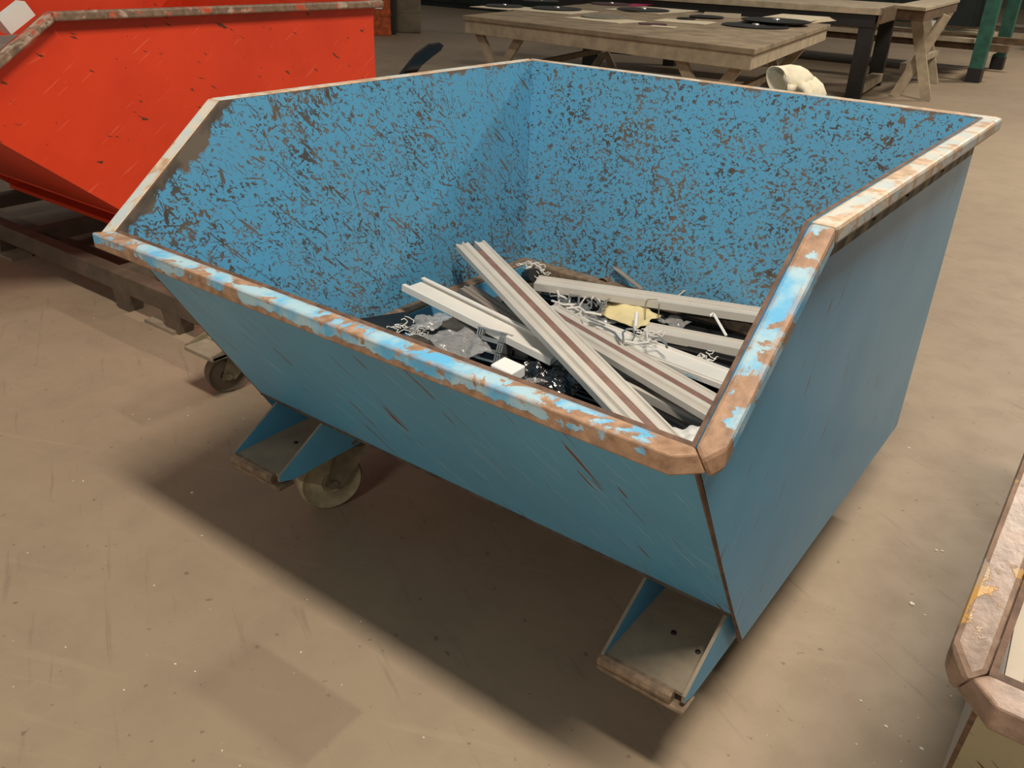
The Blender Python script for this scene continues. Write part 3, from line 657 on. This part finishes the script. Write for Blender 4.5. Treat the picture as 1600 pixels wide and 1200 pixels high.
# discs and cards on it
def card(px, py, sx, sy, rot, label, z=.7515, mat='card', th=.004):
    c = at(px, py, z); a = V(math.cos(rot), math.sin(rot), 0); b = V(-a.y, a.x, 0)
    return tag(MB().obox(c + V(0, 0, th / 2), a * sx / 2, b * sy / 2, V(0, 0, th / 2)).build('card_sheet', mat), label, 'card')
def disc(px, py, R, label, z=.758, mat='disc', hub=True):
    c = at(px, py, z); r = thing('round_disc', c, label, 'disc')
    MB().lathe([(R * .97, 0), (R, .003), (R, .008), (R * .93, .012), (R * .88, .008), (R * .35, .008), (R * .30, .013), (R * .12, .013)], c, (0, 0, 1), 40).build('plate', mat, r, smooth='auto')
    if hub: MB().lathe([(R * .12, .012), (R * .10, .022), (R * .04, .024)], c, (0, 0, 1), 16).build('hub', 'alu_raw', r, smooth='auto')
    return r
card(787, 12, .44, .50, .05, 'pale square card at the free corner of the trestle table')
disc(788, 10, .185, 'dark disc on the card at the far left corner of the trestle table')
card(868, 17, .60, .60, .1, 'large pale card beside the corner card on the trestle table', .752)
disc(870, 14, .24, 'dark disc with silver hub on the large pale card', .759)
card(945, 31, .58, .40, -.1, 'pale card along the front edge of the trestle table', .752)
disc(943, 27, .20, 'pale grey disc on the card at the front table edge', .758, 'disc_pale', False)
card(1018, 16, .62, .85, .0, 'white square card in the middle of the trestle table', .7525)
disc(1005, 16, .26, 'dark disc on the white card in the middle of the table', .759)
disc(955, 7, .22, 'dark reddish disc at the back of the trestle table', .7515, 'disc_red')
card(992, 8, .22, .5, .1, 'magenta sheet beside the reddish disc', .7515, 'magenta')
disc(845, 2, .2, 'dark disc partly hidden behind the one with silver hub', .7515)
card(1070, 34, .46, .34, .15, 'small cream card with a small disc on it', .752)
disc(1072, 30, .085, 'small dark disc on the cream card', .758, 'disc', False)
card(1036, 42, .20, .12, .2, 'tiny white paper slip near the front table edge', .752)
card(1020, 38, .22, .16, .6, 'crumpled purple-brown paper near the front table edge', .7515, 'disc_red')
card(1128, 24, .36, .7, .4, 'brown paper under a dark disc on the trestle table', .7515, 'wood')
disc(1104, 27, .16, 'plain dark disc lying on brown paper', .757, 'disc', False)
for k in range(5): card(1232 + k * 2, 33 - k * 1.2, .46, 1.15 - .05 * k, -.05 + .04 * k, 'white sheet in the paper stack under the two large black discs', .7515 + .005 * k)
for o in [o for o in COL.objects if o.get('label', '').startswith('white sheet in the paper stack')]: o['group'] = 'paper stack on the trestle table'
disc(1212, 33, .30, 'upper large black disc on the paper stack, with white sticker', .777)
card(1215, 27, .16, .05, .0, 'white sticker slip on the upper large black disc', .7855)
disc(1180, 41, .28, 'large black disc at the right corner of the trestle table', .752)

# dark heavy workbench
a2, c2 = at(1380, 14, .86), at(1050, -2, .86)
e1 = V(1, .12, 0); e1n = e1.normalized(); e2 = V(-e1n.y, e1n.x, 0)
t2 = thing('workbench', (a2 - e1n * 1.6 + e2 * .6) * 1.0 - V(0, 0, .86), 'heavy workbench with black steel legs behind the trestle table', 'workbench')
o2 = a2 - e1n * 3.6
slab(t2, 'bench_top', o2, e1n * 3.6, e2 * 1.5, .80, .86, 'wood')
slab(t2, 'frame_rail', o2 + e2 * .03, e1n * 3.55, e2 * .08, .68, .80, 'black_steel'); slab(t2, 'frame_rail', o2 + e2 * 1.38, e1n * 3.55, e2 * .08, .68, .80, 'black_steel')
slab(t2, 'end_board', a2 - e1n * .03, e1n * .035, e2 * 1.5, .72, .862, 'wood_dk')
for s1, s2 in ((3.40, .04), (3.40, 1.30), (.35, .1), (.95, 1.2)):
    slab(t2, 'leg', o2 + e1n * s1 + e2 * s2, e1n * .15, e2 * .12, 0, .80, 'black_steel')
slab(t2, 'foot_rail', o2 + e1n * 3.44 + e2 * .16, e1n * .12, e2 * 1.14, .05, .14, 'wood')
slab(t2, 'lower_rail', o2 + e1n * .5 + e2 * .12, e1n * .46, e2 * .06, .2, .26, 'black_steel')

# second trestle table, right of the workbench
fA, fB = at(1450, 157), at(1397, 152); fC = at(1390, 158)
t3 = thing('trestle_table', (-2.4, 10.6, 0), 'wooden trestle table with crossed legs beyond the dark workbench', 'table')
k3, f3 = at(1448, 12, .93), at(1502, -1, .93); d3 = (f3 - k3).normalized(); w3 = V(-.30, .13, 0)
slab(t3, 'table_top', k3 + w3, -w3, d3 * 2.4, .90, .93, 'wood'); slab(t3, 'apron', k3 + w3 * .95 + d3 * .05, -w3 * .92, d3 * 2.3, .81, .90, 'wood_dk')
for k in (0, 1):
    o3 = d3 * (1.5 * k) + w3 * (.5 * k)
    tA, tB = at_y(1428, 36, 10.0), at_y(1478, 24, 10.0); tA.z = tB.z = .82
    xframe(t3, (tA + o3, tB + o3), (V(at(1397, 151).x, 10.0, 0) + o3, V(at(1449, 157).x, 10.0, 0) + o3), .10, .035)
MB().bar(V(-2.40, 10.08, .30), V(-2.44, 11.7, .33), .06, .06).build('stretcher', 'wood', t3)
MB().bar(V(-2.30, 10.05, .36), V(-2.10, 10.02, .10), .02, .05).build('brace', 'wood', t3)
# green rack
g1, g2 = at(1520, 128), at(1556, 108)
rk = thing('steel_rack', (-4.2, 13.1, 0), 'green steel rack with planks on its low shelf', 'rack')
for x, y in ((g1.x, g1.y), (g2.x, g2.y), (g1.x - 4.6, g1.y), (g2.x - 4.6, g2.y)):
    MB().box((x - .075, y - .075, .16), (x + .075, y + .075, 1.6)).build('post', 'green', rk); MB().box((x - .08, y - .08, 0), (x + .08, y + .08, .16)).build('post_base', 'black_steel', rk)
for z in (.30, 1.15):
    for x in (0, -4.6): MB().bar(V(g1.x + x, g1.y, z), V(g2.x + x, g2.y, z), .07, .08).build('cross_bar', 'wood' if z < 1 else 'green', rk)
for y in (g1.y + .25, g2.y - .25): MB().box((g1.x - 4.75, y - .06, .34), (g1.x + .25, y + .06, .42)).build('shelf_beam', 'wood_dk', rk)
slab(rk, 'upper_shelf', V(g1.x - 4.7, g1.y - .05, 0), V(4.8, 0, 0), V(-.08, 2.0, 0), 1.19, 1.24, 'green')
for k in range(7):
    y = g1.y + .10 + .23 * k; ex = random.uniform(-.08, .08)
    tag(MB().box((g1.x - 4.4 + ex, y, .42), (g1.x - .15 + ex * .5, y + .19, .42 + .05 + .03 * (k % 2))).build('plank', ('wood', 'wood_dk', 'wood')[k % 3], bevel=.004), 'plank lying lengthwise on the low shelf of the green rack', 'plank', 'planks on the green rack')
for k in range(2):
    c = V(-2.75 - .22 * k, g1.y + .55 + .3 * k, .50); tag(MB().lathe([(.05, 0), (.11, 0), (.12, .02), (.12, .10), (.11, .12), (.05, .12)], c, (0, 0, 1), 20).build('tape_roll', 'white', smooth='auto'), 'white roll lying on the planks of the green rack', 'roll', 'white rolls on the rack')
tag(MB().box((-2.1, 17.3, 0), (-1.2, 18.0, .55)).build('carton', 'carton', bevel=.01), 'brown carton on the floor beyond the green rack', 'carton')
for k in range(4): tag(MB().box((-4.0 - 3 * (k % 2), 18.8 + .9 * k, 0), (2.8 - .5 * k, 19.3 + .9 * k, .16)).build('floor_beam', ('wood', 'wood_dk', 'skid', 'wood')[k]), ['pale timber beam', 'brown timber beam', 'grey timber beam', 'farthest pale timber beam'][k] + ' lying on the floor beyond the green rack', 'beam')
# column, crate, dark cabinets at the far left
fv = Vector((ray((620, 50))[0], ray((620, 50))[1], 0)).normalized(); rv = V(fv.y, -fv.x, 0); upv = V(0, 0, 1)
cb = at(639, 52) + fv * .2; col = thing('concrete_column', cb, 'grey concrete column beyond the red skip', 'column')
MB().obox(cb + upv * 2.2, rv * .19, fv * .19, upv * 2.2).build('shaft', 'concrete', col, bevel=.03)
for z in (.30, .62, .94): MB().obox(cb + upv * z, rv * .194, fv * .194, upv * .006).build('form_joint', 'concrete', col)
ob = at(590, 56) + fv * .22; cr = thing('orange_crate', ob, 'orange crate with white paper label beside the column', 'crate')
MB().obox(ob + upv * .36, rv * .20, fv * .2, upv * .36).build('body', 'orange', cr, bevel=.02)
for z in (.03, .30, .69): MB().obox(ob + upv * z, rv * .206, fv * .206, upv * .025).build('rib', 'orange', cr)
MB().obox(ob + upv * .50 - fv * .207 + rv * .03, rv * .05, fv * .004, upv * .13).build('paper_label', 'white', cr)
tag(MB().obox(at(615, 53) - fv * .02 + upv * .45, rv * .045, fv * .10, upv * .45).build('black_bin', 'black', bevel=.01), 'narrow black bin between the orange crate and column', 'bin')
cab = thing('steel_cabinet', (-13.4, 16.2, 0), 'long dark cabinet standing at the back of the hall', 'cabinet')
MB().box((-24, 15.6, 0), (-8.6, 16.8, 2.2)).build('carcass', 'darkwall', cab)
for k in range(10): MB().box((-23.9 + 1.53 * k, 15.57, .1), (-22.45 + 1.53 * k, 15.6, 2.1)).build('door', 'darkwall', cab, bevel=.005)
cab2 = thing('steel_cabinet', (-7, 20.6, 0), 'dark cabinet row farther back behind the workbench', 'cabinet')
MB().box((-8.6, 20, 0), (-3.6, 21, 2.2)).build('carcass', 'darkwall', cab2)
for k in range(3): MB().box((-8.5 + 1.64 * k, 19.97, .1), (-6.95 + 1.64 * k, 20, 2.1)).build('door', 'darkwall', cab2, bevel=.005)

# ------------------------------------------------------------------ flakes of debris on the floor
rnd = random.Random(3); m = MB(); spots = []
for px, py, r in [(1330, 818, 5), (1425, 944, 5), (1463, 860, 3), (1472, 861, 3), (1350, 822, 2), (1440, 1170, 3), (1384, 1135, 3), (300, 770, 3), (294, 650, 2), (130, 752, 2), (233, 655, 2), (1420, 700, 3), (1345, 1095, 2), (950, 1000, 3)]: spots.append((at(px, py), r * .0012))
for k in range(110):
    p = at(rnd.uniform(0, 1600), rnd.uniform(420, 1200)); spots.append((p, rnd.uniform(.0008, .0024)))
for p, r in spots:
    if -1.6 < p.x < -.3 and .95 < p.y < 2.2: continue
    a = rnd.uniform(0, 3); n = 5; m.prism([p + V(math.cos(a + 2 * math.pi * i / n) * r * rnd.uniform(.7, 1.6), math.sin(a + 2 * math.pi * i / n) * r * rnd.uniform(.6, 1.2), .0002) for i in range(n)], (0, 0, r * .4))
o = m.build('floor_flakes', 'debris'); o['kind'] = 'stuff'; tag(o, 'tiny pale flakes of debris scattered over the concrete floor', 'debris')
